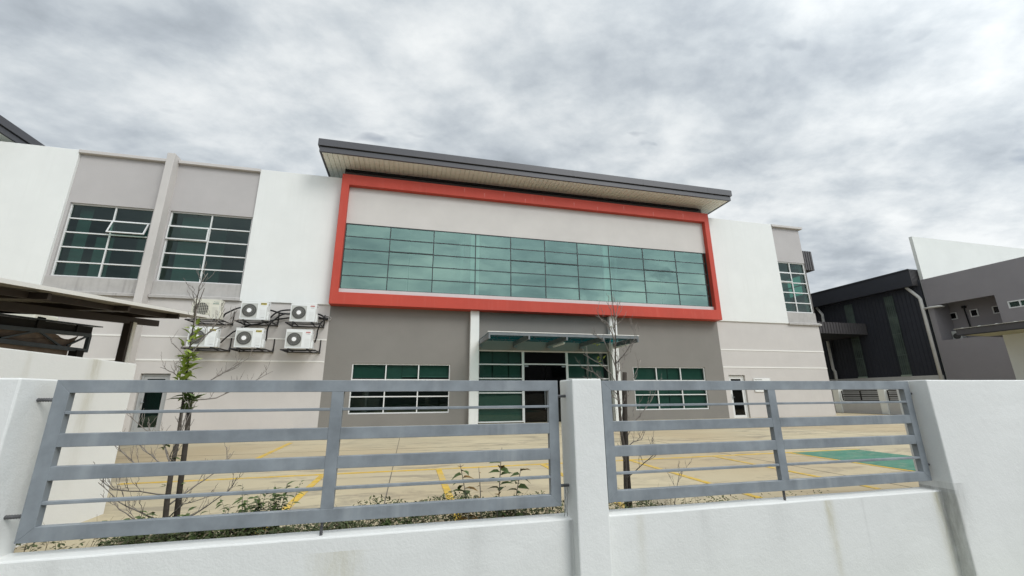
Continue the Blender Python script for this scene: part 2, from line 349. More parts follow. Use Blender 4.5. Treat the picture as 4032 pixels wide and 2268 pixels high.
# recessed bays with their windows
HOLE1=(-12.40,-9.80,4.16,6.94); HOLE2=(-9.25,-6.45,4.16,6.94); HOLE3=(18.86,20.735,4.14,6.93)
MB().wall('y',17.04,.22,-12.5,-6.40,3.6,9.0,[HOLE1,HOLE2]).build('wall',M_lilac,bld)
MB().wall('y',17.04,.22,18.84,20.74,3.6,8.92,[HOLE3]).build('wall',M_lilac,bld)
for (u0,u1,z) in ((-12.5,-9.58,3.51),(-9.28,-6.40,3.51),(18.84,20.90,3.46)):
    B(u0,u1,16.90,17.3,8.905,9.03).build('cornice',M_pale,bld,bev=.008,seg=1)
    MB().prism([(u0,16.90,z),(u0,17.05,z),(u0,17.05,z+.15),(u0,16.90,z+.09)],(u1-u0+.02,0,0)).build('ledge',M_sill,bld)
    B(u0,min(u1,20.76),17.02,17.05,z+.13,4.13).build('stained_sill',M_sill,bld)
B(-9.56,-9.30,16.64,17.1,ZG,9.16).build('pilaster',M_pale,bld,bev=.012,seg=1)
# side walls, back, parapet top, inner floors
MB().wall('x',20.55,.25,17.25,19.3,GRD,9.0,[(17.30,19.2,4.14,6.93)]).build('side_wall',M_pale,bld)
B(20.55,20.80,19.3,40,GRD,9.0).build('side_wall',M_pale,bld)
B(XL,20.55,20.9,21.1,GRD,9.0).build('inner_wall',M_room,bld)
m=MB(); m.box(XL,20.5,17.3,20.9,3.2,3.5); m.box(XL,20.5,17.3,20.9,7.6,7.8)
for x in (-15,-9.5,-5.6,-3.3,1.9,9.4,14.6): m.box(x,x+.12,17.35,20.9,ZG,7.6)
for x in (-10.75,-8.85): m.box(x,x+1.1,18.2,18.3,3.5,7.6)
m.build('inner_floor',M_room,bld)
B(XL,20.5,21.2,40,8.5,8.8).build('back_roof',M_corrL,bld)
# windows ------------------------------------------------------------
def window(x0,x1,z0,z1,yg,mull,trans,fw,fm,gm,name='window',depth=.05,bays=None,label=None):
    m=MB(); h=fw/2
    m.box(x0,x1,yg-depth,yg+depth*.6,z1-fw,z1); m.box(x0,x1,yg-depth,yg+depth*.6,z0,z0+fw)
    m.box(x0,x0+fw,yg-depth,yg+depth*.6,z0+fw,z1-fw); m.box(x1-fw,x1,yg-depth,yg+depth*.6,z0+fw,z1-fw)
    for x in mull: m.box(x-h,x+h,yg-depth+.003,yg+depth*.6-.003,z0+fw,z1-fw)
    for z in trans:
        xs=[x0+fw]+[x for x in mull for x in (x-h,x+h)]+[x1-fw]
        for i in range(0,len(xs),2): m.box(xs[i],xs[i+1],yg-depth+.005,yg+depth*.6-.005,z-h,z+h)
    w=m.build(name,fm,bld,label=label)
    g=MB(); xs=[x0+h]+list(mull)+[x1-h]; zs=[z0+h]+sorted(trans)+[z1-h]
    for i in range(len(xs)-1):
        for j in range(len(zs)-1):
            e=[random.uniform(-.006,.006) for _ in range(4)]
            g.face((xs[i],yg+e[0],zs[j]),(xs[i+1],yg+e[1],zs[j]),(xs[i+1],yg+e[2],zs[j+1]),(xs[i],yg+e[0]+e[2]-e[1],zs[j+1]))
    gg=g.build('pane',gm,w,normals=False)
    return w
window(*HOLE1[:2],HOLE1[2],HOLE1[3],17.16,[-11.02],[6.36,5.82,5.26,4.70],.044,M_wframe,M_glass_lo,label='tall white window with its upper right vent pushed open')
window(*HOLE2[:2],HOLE2[2],HOLE2[3],17.16,[-7.87],[6.36,5.81,5.26,4.70],.044,M_wframe,M_glass_lo)
# open vents
def vent(x0,x1,z0,z1,ang,w):
    m=MB(); t_=.045
    for bx in ((x0,x1,z1-t_,z1),(x0,x1,z0,z0+t_),(x0,x0+t_,z0+t_,z1-t_),(x1-t_,x1,z0+t_,z1-t_)): m.box(bx[0],bx[1],17.06,17.10,bx[2],bx[3])
    bmesh.ops.rotate(m.bm,verts=m.bm.verts,cent=(0,17.10,z1),matrix=Matrix.Rotation(-ang,3,'X'))
    v=m.build('vent_sash',M_wframe,bld)
    g=MB(); g.face((x0+.02,17.08,z0+.02),(x1-.02,17.08,z0+.02),(x1-.02,17.08,z1-.02),(x0+.02,17.08,z1-.02))
    bmesh.ops.rotate(g.bm,verts=g.bm.verts,cent=(0,17.10,z1),matrix=Matrix.Rotation(-ang,3,'X'))
    g.build('pane',M_glass_lo,v,normals=False)
vent(-11.02,-9.85,5.80,6.34,R(20),None); vent(-9.24,-7.87,5.80,6.35,R(1.5),None)
window(HOLE3[0],20.70,HOLE3[2],HOLE3[3],17.13,[19.72],[6.34,5.78,5.23,4.67],.05,M_wframe,M_glass_lo,name='corner_window')
vent(18.90,19.70,5.80,6.33,R(1.5),None)
m=MB()                                                        # side return of the corner glazing
for z in (4.14,4.67,5.23,5.78,6.34,6.90): m.box(20.60,20.70,17.10,19.2,z-.02,z+.02)
for y in (17.9,19.18): m.box(20.62,20.67,y-.02,y+.02,4.16,6.9)
cw=m.build('corner_window',M_wframe,bld)
g=MB(); g.face((20.66,17.13,4.14),(20.66,19.2,4.14),(20.66,19.2,6.93),(20.66,17.13,6.93)); g.build('pane',glass('side_glass',(.22,.55,.45),(.5,.6,.58),.06),cw,normals=False)
# ground floor windows
window(-2.21,1.55,-.63,1.25,17.09,[-.95,.30],[.64,0.0],.042,M_wframe,M_glass_lo)
window(9.75,13.51,-.65,1.24,17.09,[10.95,12.21],[.63,0.0],.042,M_wframe,M_glass_lo)
m=None
for (u0,u1,z) in ((-2.19,-.97,.70),(-.93,-.35,.64),(-.33,.28,.80),(.32,1.53,.79)): B(u0,u1,17.17,17.18,z,1.25).build('blind',M_blind,bld)
for (u0,u1) in ((9.77,10.94),(10.97,11.56),(11.60,12.2),(12.23,13.49)): B(u0,u1,17.17,17.18,-.62,1.23).build('blind',M_blind,bld)
for (u0,u1,z0,z1) in ((2.80,3.3,.14,1.84),(3.35,4.0,.14,1.84),(4.05,4.55,.14,1.84),(2.75,4.58,-1.0,.10),(6.66,7.5,-1.0,1.84),(7.55,8.4,-1.0,1.84)): B(u0,u1,17.22,17.23,z0,z1).build('blind',M_blind,bld)
for (u0,u1,z0,z1) in ((-12.3,-11.9,4.2,6.9),(-11.6,-11.05,4.2,5.8),(-9.0,-8.0,4.2,6.9)): B(u0,u1,17.45,17.46,z0,z1).build('blind',M_blind,bld)
for (u0,u1,z) in ((-.33,.28,.80),(.32,1.53,.79)): B(u0,u1,17.165,17.185,z-.05,z-.005).build('blind_rail',M_wframe,bld)
# entrance
window(2.69,4.63,-1.05,1.87,17.12,[],[1.28,.70,.12,-.48],.05,M_wframe,M_glass_lo,name='entrance_window')
window(6.62,8.62,-1.05,1.87,17.12,[],[1.28,.70,.12,-.48],.05,M_wframe,M_glass_lo,name='entrance_window')
window(4.634,6.616,1.28,1.87,17.12,[],[],.05,M_wframe,M_glass_dk,name='entrance_window')
for (u0,u1,jx,hx,cx0) in ((4.69,5.62,4.63,5.56,4.78),(5.64,6.56,6.57,5.70,6.45)):
    d=B(jx,jx+.05,17.07,17.14,ZG,1.276).build('door_jamb',M_wframe,bld)
    d=B(u0,u1,17.10,17.112,ZG+.02,1.26).build('glass_door',M_glass_dk,bld)
    h=MB().tube([(hx,17.03,-.55),(hx,17.03,.45)],.014,8); h.box(hx-.01,hx+.01,17.03,17.10,.2,.22); h.box(hx-.01,hx+.01,17.03,17.10,-.32,-.30); h.build('handle',M_galv,d)
    B(cx0-.07,cx0+.09,17.09,17.099,1.19,1.25).build('hinge_plate',M_galv,d)
# side doors
def door(x0,x1,z1,leaf,open_=0,fm=M_wframe,fw=.06):
    m=MB(); m.box(x0,x0+fw,17.08,17.16,ZG,z1); m.box(x1-fw,x1,17.08,17.16,ZG,z1); m.box(x0+fw,x1-fw,17.08,17.16,z1-fw,z1)
    s_=.10; a0,a1=x0+fw,x1-fw; zt=z1-fw
    m.box(a0,a0+s_,17.10,17.14,ZG,zt); m.box(a1-s_,a1,17.10,17.14,ZG,zt); m.box(a0+s_,a1-s_,17.10,17.14,zt-.1,zt); m.box(a0+s_,a1-s_,17.10,17.14,ZG,ZG+.12)
    dd=m.build('door',fm,bld)
    B(a0+s_,a1-s_,17.115,17.125,ZG+.12,zt-.1).build('pane',leaf,dd)
    k=MB(); k.box(a0+.035,a0+.055,17.085,17.10,-.25,0); k.box(a0+.035,a0+.15,17.06,17.075,-.14,-.12); k.build('handle',M_galv,dd)
door(14.80,15.68,.87,M_glass_dk); door(-9.02,-8.17,.81,M_glass_lo,fm=mat('grey_aluminium',(.36,.37,.37),.5,var=.04))
B(-8.9,-8.3,17.35,17.36,ZG,.6).build('door_blind',M_blind,bld)
# central block above the red frame and roof
B(xd0-.01,xd1-.02,17.03,21.0,7.0,9.50).build('upper_wall',mat('brown_grey_render',(.10,.09,.082),.8,var=.05),bld)
# red frame
RY0,RY1=16.55,17.02
m=MB().wall('y',RY0,RY1-RY0,-3.21,14.49,3.47,9.04,[(-2.915,14.22,3.95,8.56)])
m.build('red_frame',M_red,bld,bev=.012,seg=1)
B(-2.915,14.22,16.77,16.92,6.93,8.56).build('wall',M_pale2,bld,label='lilac grey wall inside the red frame')
B(-2.915,14.22,16.70,16.92,3.95,4.13).build('window_sill',mat('sill_paint',(.60,.56,.55),.7,var=.05),bld)
# band window
yb=16.80; s=yb/17
mx_=[v*s for v in (-1.15,.67,2.5,4.1,5.72,7.33,8.95,10.77,12.58,14.2)]
tz=[v*s for v in (6.44,5.88,5.32,4.75)]
window(-2.915,14.22,4.13,6.93,yb,mx_,tz,.038,M_dframe,M_glass_hi,name='band_window',depth=.02)
for x in (-.32*s,11.63*s): B(x-.016,x+.016,yb+.02,yb+.06,4.16,6.9).build('inner_mullion',M_dframe,bld)
for (u0,u1) in ((-1.15,.67),(4.1,5.72),(5.72,7.33),(10.77,12.58)): B(u0*s+.02,u1*s-.02,yb-.045,yb-.022,5.80,5.84).build('vent_rail',M_dframe,bld)
for (u0,u1) in ((2.30,2.68),(8.67,9.06)): B(u0*s,u1*s,16.87,16.95,4.13,6.93).build('inner_column',M_white,bld)
# columns either side of the entrance
for (u0,u1) in ((2.31,2.675),(8.63,8.99)):
    B(u0,u1,16.77,17.0,GRD,3.468).build('column',M_white,bld,bev=.008,seg=1)
# roof with twin step fascia and ribbed soffit
def roof(x0,x1):
    rf=B(x0+.10,x1-.10,15.92,22,9.56,9.98).build('roof',M_fascia,bld)
    m=MB(); fy=15.80
    m.box(x0,x1,fy,fy+.08,9.50,9.71); m.box(x0,x0+.08,fy+.08,22,9.50,9.71); m.box(x1-.08,x1,fy+.08,22,9.50,9.71)
    m.box(x0-.06,x1+.06,fy-.06,fy+.05,9.745,10.03); m.box(x0-.06,x0+.05,fy+.05,22,9.745,10.03); m.box(x1-.05,x1+.06,fy+.05,22,9.745,10.03)
    for x in [x0+3.6*i for i in range(1,int((x1-x0)/3.6)+1)]: m.box(x,x+.05,fy-.064,fy-.06,9.75,10.02)
    m.build('fascia',M_fascia,rf,bev=.006,seg=1)
    B(x0+.02,x1-.02,fy+.02,21.9,9.711,9.744).build('shadow_gap',M_slot,rf)
    B(x0-.05,x1+.05,fy-.05,22,10.031,10.05).build('roof_sheet',M_fascia,rf)
    m=MB(); x=x0+.08; pts=[]
    while x<x1-.08:
        pts+= [(x,0),(x+.176,0),(x+.179,.035),(x+.197,.035)]; x+=.2
    pts=[(min(px,x1-.08),pz) for px,pz in pts]
    for i in range(len(pts)-1):
        (a0,b0),(a1,b1)=pts[i],pts[i+1]
        if a1-a0<1e-5: continue
        m.face((a0,fy+.08,9.515+b0),(a1,fy+.08,9.515+b1),(a1,21.9,9.515+b1),(a0,21.9,9.515+b0))
    m.build('soffit',M_soff,rf,normals=False)
roof(-4.03,15.33); roof(-34.5,-15.13)
B(-3.2,14.35,16.98,17.03,9.40,9.508).build('shadow_gap',M_slot,bld)
# entrance canopy
m=MB(); cf=14.66
m.box(2.69,8.77,cf,cf+.06,2.16,2.26)
for x in (2.69,4.20,5.70,7.22,8.71):
    m.prism([(x,cf+.06,2.03),(x,cf+.06,2.24),(x,17.0,2.24),(x,17.0,2.08)],(.06,0,0))
    m.box(x-.02,x+.14,16.93,17.0,1.98,2.10); m.box(x,x+.06,cf,cf+.06,2.03,2.16)
cn=m.build('canopy',mat('canopy_steel',(.17,.19,.20),.5,metal=.2,var=.15,vs=3),bld)
m=MB()
for y in (15.45,16.25):
    for i,(u0,u1) in enumerate(((2.75,4.2),(4.26,5.7),(5.76,7.22),(7.28,8.71))):
        m.box(u0,u1,y,y+.04,2.215,2.24)
        for x in (u0+.4,u0+.9): m.box(x,x+.03,y-.03,y+.07,2.17,2.24)
m.build('purlin',M_truss,cn)
B(2.70,8.76,cf+.02,17.0,2.262,2.274).build('glass_sheet',M_glass_can,cn)
m=MB(); m.box(2.66,8.80,cf-.005,cf+.07,2.276,2.30); m.build('edge_trim',M_line,cn)
for i,(x,lab) in enumerate(((5.83,'white tube light under the middle of the glass entrance canopy'),(8.62,'white tube light under the right end of the glass entrance canopy'))):
    tl=thing('tube_light',lab,'light fitting',(x,15.9,1.99),group='tube lights under the entrance canopy')
    B(x-.035,x+.035,15.25,16.55,1.985,2.03).build('housing',M_tube,tl,bev=.004,seg=1)
    MB().tube([(x,15.28,1.97),(x,16.52,1.97)],.014,8).build('tube',M_hub,tl)
# exterior items on the walls
sg=thing('wall_sign','small white rectangular notice board on the wall beside the right side door','sign',(16.64,16.99,.1))
B(16.14,17.12,16.955,16.985,.10,.74).build('board',mat('sign_white',(.80,.81,.79),.5,var=.02),sg,bev=.006,seg=1)
m=MB(); x=16.20
while x<16.62:
    w=random.choice((.018,.024,.03)); m.box(x,x+w,16.952,16.954,.655,.695); x+=w+.008
for x in [16.42+.03*i for i in range(9)]: m.box(x,x+.02,16.952,16.954,.60,.618)
m.build('lettering',M_lgry,sg)
for (x,z) in ((16.18,.70),(17.08,.70),(16.18,.14),(17.08,.14)): B(x-.012,x+.012,16.950,16.954,z-.012,z+.012).build('screw',M_lgry,sg)
# rear metal gutter box and side awning of the same works
B(24.3,30.08,24,60,9.25,10.8).build('gutter_box',M_corrL,bld)
m=MB(); 
for i in range(26):
    x=24.4+i*.22; m.box(x,x+.05,23.96,24.0,9.25,10.8)
m.build('gutter_rib',M_corrL,bld)
B(20.8,24.5,24.5,60,8.2,9.2).build('rear_wall',M_corrL,bld)
aw=B(27.9,34.18,24,27,4.36,5.20).build('side_awning',M_corrL,bld)
m=MB()
for i in range(23):
    x=28.0+i*.275; m.box(x,x+.06,23.955,24.0,4.34,5.21)
m.box(34.12,34.2,23.94,27,4.34,5.24)
m.build('awning_rib',M_corrL,aw)
m=MB(); m.prism([(27.9,24.02,4.355),(34.1,24.02,4.355),(31.0,24.6,3.9),(27.9,24.6,3.85)],(0,2,0)); m.box(26.8,29.45,24.7,30,ZG,3.9); m.box(27.7,29.5,24.65,24.7,1.7,1.85); m.build('awning_frame',M_slot,aw)
B(20.8,27.9,24.6,24.9,ZG,9.2).build('rear_wall',M_corrL,bld)

# ------------------------------------------------------------------ air conditioners on the wall
def make_ac(loc,label,kind):
    w,h,d=.87,.70,.29; cream=kind=='grid'
    t=thing('air_conditioner',label,'air conditioner',loc,group='outdoor air conditioner units on the left wall',local=True)
    bm=M_acc if cream else M_ac
    cz=B(0,w,0,d,.015,h).build('casing',bm,t,bev=.012,seg=2)
    B(-.004,w+.004,-.004,d+.004,h-.03,h+.006).build('lid',bm,t,bev=.006,seg=1)
    gx0,gx1,gz0,gz1=.035,.545,.085,.605; cx_,cz_=.29,.345
    pn=B(gx0,gx1,-.008,0,gz0,gz1).build('grille_panel',M_acin if not cream else M_acc,t,bev=.003,seg=1)
    m=MB(); n=40; rr=.235
    vs=[(cx_+rr*math.cos(i*2*math.pi/n),-.010,cz_+rr*math.sin(i*2*math.pi/n)) for i in range(n)]
    m.prism(vs,(0,.004,0)); m.build('fan',M_fan,pn)
    m=MB()
    if cream:
        for i in range(9): x=gx0+.03+i*.056; m.box(x,x+.007,-.024,-.017,gz0+.01,gz1-.01)
        for i in range(9): z=gz0+.03+i*.056; m.box(gx0+.01,gx1-.01,-.030,-.0245,z,z+.007)
        m.build('fan_grille',M_acc,pn)
    else:
        for i in range(36):
            a_=i*2*math.pi/36; a2=a_+.25
            m.bar((cx_+.06*math.cos(a_),-.022,cz_+.06*math.sin(a_)),(cx_+rr*math.cos(a2),-.016,cz_+rr*math.sin(a2)),.0055,.0055,up=(0,1,0))
        for r_c in (.11,.17,.232):
            m.tube([(cx_+r_c*math.cos(i*2*math.pi/28),-.018,cz_+r_c*math.sin(i*2*math.pi/28)) for i in range(29)],.0035,5,False)
        m.build('fan_grille',M_grille,pn)
        m=MB(); m.prism([(cx_+.076*math.cos(i*2*math.pi/24),-.034,cz_+.076*math.sin(i*2*math.pi/24)) for i in range(24)],(0,.012,0)); m.build('hub',M_hub,pn,bev=.002,seg=1)
    m=MB()
    m.box(gx0,gx1,-.012,-.008,gz1,gz1+.012); m.box(gx0,gx1,-.012,-.008,gz0-.012,gz0); m.box(gx1,gx1+.010,-.012,0,gz0,gz1)
    m.box(.60,.605,-.004,0,.03,h-.04)
    m.build('trim',bm,t)
    m=MB()
    for i in range(10 if cream else 6): z=.10+i*(.035 if cream else .05); m.box(.64,.80,-.004,0,z,z+.004)
    m.box(.845,.862,-.003,0,.02,.50)
    m.build('seam',M_acin,t)
    if kind=='yellow':
        lb=B(.63,.82,-.006,0,.565,.635).build('badge',M_lyel,t)
        B(.635,.665,-.008,-.006,.58,.62).build('emblem',M_lblk,lb)
        text_mesh('YORK',.055,'lettering',M_lblk,lb,(.74,-.008,.60),bold=.002)
    if kind=='red':
        lb=B(.66,.80,-.006,0,.575,.625).build('badge',mat('badge_pale',(.62,.42,.40),.5,var=0),t)
        text_mesh('ACSON',.045,'lettering',M_lred,lb,(.73,-.008,.60),shear=.3,bold=.0015)
    if cream:
        lb=B(.64,.84,-.006,0,.535,.575).build('badge',M_acc,t)
        text_mesh('Panasonic',.042,'lettering',M_lgrn,lb,(.74,-.004,.615))
        text_mesh('Inverter',.055,'lettering',M_lgrn,lb,(.73,-.008,.555),bold=.002)
    else: 
        text_mesh('INVERTER',.024,'lettering',M_lgry,t,(.74,-.003,.53 if kind=='red' else .10))
    m=MB(); m.box(w,w+.035,.06,d-.02,.03,.27); m.prism([(w,.06,.27),(w+.035,.06,.27),(w,.06,.33)],(0,d-.08,0)); m.build('valve_cover',bm,t,bev=.003,seg=1)
    m=MB(); m.prism([(w+.008,.09,.61),(w+.008,.15,.61),(w+.008,.12,.57)],(.003,0,0)); m.build('side_mark',M_slot,t)
    # bracket: two wall arms, rails, braces
    bx0,bx1,by0,by1,zb=-.11,1.00,-.06,.86,-.02
    m=MB()
    for x in (bx0,bx1):
        m.box(x,x+.035,by0,by1,zb-.04,zb); m.box(x,x+.035,by1-.03,by1,zb-.05,zb+.46)
        m.bar((x+.017,by1-.02,zb+.17),(x+.017,by1-.16,zb-.01),.014)
    m.box(bx0+.035,bx1,by0,by0+.035,zb-.03,zb); m.box(bx0+.035,bx1,.26,.295,zb-.03,zb); m.box(bx0+.035,bx1,by1-.035,by1-.001,zb-.035,zb-.002)
    m.box(.12,.15,by0+.035,by1-.04,zb-.025,zb-.003); m.box(.72,.75,by0+.035,by1-.04,zb-.025,zb-.003)
    for x in (.1,.72): m.box(x,x+.06,.0,.28,zb,.015)
    m.build('bracket',M_black,t)
    return t
ya=16.13; k_=ya/17
ac_y=make_ac((-6.33*k_,ya,2.665*1.0),'white air conditioner with yellow badge, middle of the upper row, directly under the white panel','yellow')
copy_tree(ac_y,(-6.36*k_,ya,1.675),'white air conditioner with yellow badge, middle of the lower row of three')
copy_tree(ac_y,(-7.87*k_,ya,1.675),'white air conditioner in the lower row half hidden behind the sapling leaves')
ac_r=make_ac((-4.62*k_,ya,2.65),'white air conditioner with red badge in the upper row nearest the red frame','red')
copy_tree(ac_r,(-4.67*k_,ya,1.675),'white air conditioner with red badge in the lower row nearest the red frame')
make_ac((-7.92*k_,ya,2.65),'cream air conditioner with square grid fan guard above the canopy tip','grid')
def hose(pts,label,r=.03,y=16.80):
    P=[Vector((x,y,z)) for x,z in pts]; out=[]
    for i in range(len(P)-1):
        p0,p1,p2,p3=P[max(i-1,0)],P[i],P[i+1],P[min(i+2,len(P)-1)]
        for j in range(5):
            t=j/5; out.append(.5*((2*p1)+(-p0+p2)*t+(2*p0-5*p1+4*p2-p3)*t*t+(-p0+3*p1-3*p2+p3)*t**3))
    out.append(P[-1]); random.shuffle([0])
    o=MB().tube(out,r,8).build('coolant_hose',M_hose,base=tuple(P[0])); props(o,label,'hose','black hoses joining the air conditioners'); return o
hose([(-5.25,3.17),(-5.1,3.13),(-4.95,3.08),(-4.76,3.06),(-4.5,3.05),(-4.2,3.05),(-3.7,3.02),(-3.46,2.94),(-3.22,2.92)],'black hose dipping from the upper middle unit towards the red badge unit')
hose([(-5.23,2.90),(-5.12,3.04),(-4.96,3.15),(-4.78,3.2),(-4.5,3.22),(-4.0,3.18),(-3.61,3.10),(-3.48,3.06),(-3.33,2.96),(-3.21,2.93)],'black hose arching highest over the gap between the upper middle and right units',y=16.86)
hose([(-6.08,2.51),(-5.87,2.6),(-5.6,2.66),(-5.21,2.79),(-5.02,2.84),(-4.85,2.88),(-4.5,2.93),(-3.9,2.95),(-3.22,2.90)],'black hose running almost level behind the upper middle bracket',y=16.90)
hose([(-5.26,1.95),(-5.23,2.14),(-5.24,2.4),(-5.19,2.61),(-5.09,2.76),(-4.93,2.92),(-4.76,3.03),(-4.5,3.05)],'black hose climbing from the lower middle unit',.026,16.74)
hose([(-3.58,1.98),(-3.53,2.21),(-3.52,2.45),(-3.47,2.65),(-3.39,2.8),(-3.23,2.91)],'black hose rising from the lower right unit to the wall hole',.026,16.74)
hose([(-6.77,2.84),(-6.72,2.97),(-6.56,3.08),(-6.41,3.17),(-6.24,3.23),(-5.9,3.26),(-5.5,3.22),(-5.25,3.17)],'black hose arching from the cream unit to the upper middle unit')
hose([(-6.71,1.91),(-6.61,2.05),(-6.5,2.17),(-6.38,2.3),(-6.27,2.37),(-6.08,2.51)],'black hose rising from the leafy lower left unit',.026)
o=MB().tube([(-3.33,16.99,3.04),(-3.22,16.985,3.05),(-3.14,16.985,2.98),(-3.17,16.985,2.90),(-3.26,16.99,2.87),(-3.35,16.99,2.93)],.022,6).build('foam_patch',mat('foam',(.40,.38,.36),.9,var=.2,vs=20),base=(-3.25,17,2.87)); props(o,'ring of grey filler round the hose hole beside the taupe wall','pipe seal')

# ------------------------------------------------------------------ front boundary wall and railing panels (their line is turned 0.7 degrees)
FY=-0.012384
fl=thing('boundary_wall','white rendered street wall with a low sill and square pillars holding two grey railing panels','wall',(0,2.9,ZG),local=True,rotz=FY)
zt=.1107-ZG; zs=-.796-ZG; bot=-.6
def cuts(m,n_x=1):
    return m
def rough_build(m,name,mt,par,bev=.009):
    bmesh.ops.recalc_face_normals(m.bm,faces=m.bm.faces)
    bmesh.ops.bevel(m.bm,geom=list(m.bm.edges),offset=bev,segments=2,profile=.5,affect='EDGES',clamp_overlap=True)
    for e_ in range(4):
        long=[e for e in m.bm.edges if e.calc_length()>.12]
        if not long: break
        bmesh.ops.subdivide_edges(m.bm,edges=long,cuts=1,use_grid_fill=True)
    for v in m.bm.verts:
        from mathutils import noise
        nn=noise.noise_vector(v.co*9.0); v.co+=nn*.0022
    o=m.build(name,mt,par,normals=False); return o
w1=MB(); w1.box(-2.05,1.12,-.025,.125,bot,zs); w1.box(1.32,4.43,-.025,.125,bot,zs); rough_build(w1,'low_wall',M_fence,fl)
for (u0,u1) in ((-9,-2.03),(1.105,1.329),(4.411,12)):
    rough_build(MB().box(u0,u1,-.12,.14,bot,zt),'pillar' if u1-u0<1 else 'high_wall',M_fence,fl)
def panel(u0,label):
    W_=2.99; t=thing('railing_panel',label,'railing',(u0*math.cos(FY),2.9+u0*math.sin(FY),ZG),group='grey steel railing panels of the street wall',local=True,rotz=FY)
    zt_,zb_=.1045-ZG,-.724-ZG; k=.072; D0,D1=0,.045
    m=MB()
    m.prism([(0,D0,zt_),(W_,D0,zt_),(W_-k,D0,zt_-k),(k,D0,zt_-k)],(0,D1,0))
    m.prism([(0,D0,zb_),(k,D0,zb_+k),(W_-k,D0,zb_+k),(W_,D0,zb_)],(0,D1,0))
    m.prism([(0,D0,zb_),(0,D0,zt_),(k,D0,zt_-k),(k,D0,zb_+k)],(0,D1,0))
    m.prism([(W_,D0,zb_),(W_-k,D0,zb_+k),(W_-k,D0,zt_-k),(W_,D0,zt_)],(0,D1,0))
    m.build('frame',M_galv,t,bev=.002,seg=2)
    c=1.5
    B(c-.036,c+.036,.001,.044,zb_+k-.001,zt_-k+.001).build('mullion',M_galv,t,bev=.0025,seg=2)
    for (za,zb2) in ((-.187,-.258),(-.357,-.428)):
        for (a0,a1) in ((k-.001,c-.036),(c+.036,W_-k+.001)): B(a0,a1,.001,.044,zb2-ZG,za-ZG).build('rail',M_galv,t,bev=.0025,seg=2)
    for (za,zb2) in ((-.067,-.084),(-.531,-.548)):
        for (a0,a1) in ((k-.001,c-.036),(c+.036,W_-k+.001)): B(a0,a1,.002,.030,zb2-ZG,za-ZG).build('thin_bar',M_galv,t,bev=.002,seg=1)
    for (a0,a1) in ((-.085,0),(W_,W_+.075)):
        for z in (-.005,-.60):
            n=14; pts=[(a0+(a1-a0)*i/n,.022,z-ZG) for i in range(n+1)]
            MB().tube(pts,[.009+.0022*(i%2) for i in range(n+1)],8).build('mounting_pin',M_rebar,t)
    n=12; MB().tube([(c-.02,.022,zb_-.001-i*.078/n) for i in range(n+1)],[.008+.0022*(i%2) for i in range(n+1)],8).build('mounting_pin',M_rebar,t)
panel(-1.949,'longer looking left grey steel railing panel, between the left wall end and the square pillar')
panel(1.386,'right grey steel railing panel, in front of the green painted bay')
wr=MB().tube([(1.07,2.895,-.60),(1.075,2.89,-.66),(1.062,2.89,-.70),(1.07,2.89,-.74),(1.058,2.895,-.79)],.0015,5); wr.tube([(1.085,2.895,-.60),(1.09,2.89,-.64),(1.083,2.89,-.69),(1.078,2.89,-.74),(1.082,2.895,-.79)],.0015,5)
props(wr.build('tie_wire',M_black,base=(1.07,2.9,-.79)),'thin black wire dangling from the lower pin beside the square pillar','wire')
# wing wall on the left lot line
wg=B(-3.03,-2.81,3.10,5.19,-1.5,.352); bmesh.ops.bevel(wg.bm,geom=list(wg.bm.edges),offset=.008,segments=2,affect='EDGES')
M_w2=mat('wing_wall_render',(.82,.82,.79),.8,var=.03,bump=.35,bs=50,bd=.004,stains=[(.40,.07,1.43,1.25,.75,(.50,.47,.36)),(-.3,.03,1.43,.7,.3,(.50,.47,.36))],sax=1)
o=wg.build('side_wall',M_w2,base=(-2.92,4.2,ZG)); props(o,'plain white rendered side wall running back from the left end of the railing','wall')
st=MB(); 
# ------------------------------------------------------------------ right lot line wall
pw=thing('perimeter_wall','white far right perimeter wall with pillars and two short dark railings','wall',(24.5,17,ZG))
m=MB(); m.box(24.5,24.7,16.0,60,ZG-.2,-.42); m.box(24.5,24.7,3.1,16.0,ZG-.2,.16); m.build('low_wall',M_plinth,pw)
for (a0,a1) in ((19.55,19.9),(17.10,17.42)): B(24.42,24.74,a0,a1,ZG-.2,.22).build('pillar',M_nwhite,pw)
for (a0,a1) in ((17.45,19.50),(16.02,17.06)):
    m=MB()
    m.box(24.55,24.6,a0,a1,.12,.16); m.box(24.55,24.6,a0,a1,-.40,-.36); m.box(24.55,24.6,a0,a0+.05,-.36,.12); m.box(24.55,24.6,a1-.05,a1,-.36,.12)
    for z in (-.06,-.17): m.box(24.55,24.6,a0+.05,a1-.05,z-.02,z+.02)
    for z in (.04,-.27): m.box(24.56,24.59,a0+.05,a1-.05,z-.006,z+.006)
    if a1>18: m.box(24.55,24.6,18.42,18.47,-.36,.12)
    m.build('railing',M_black,pw)
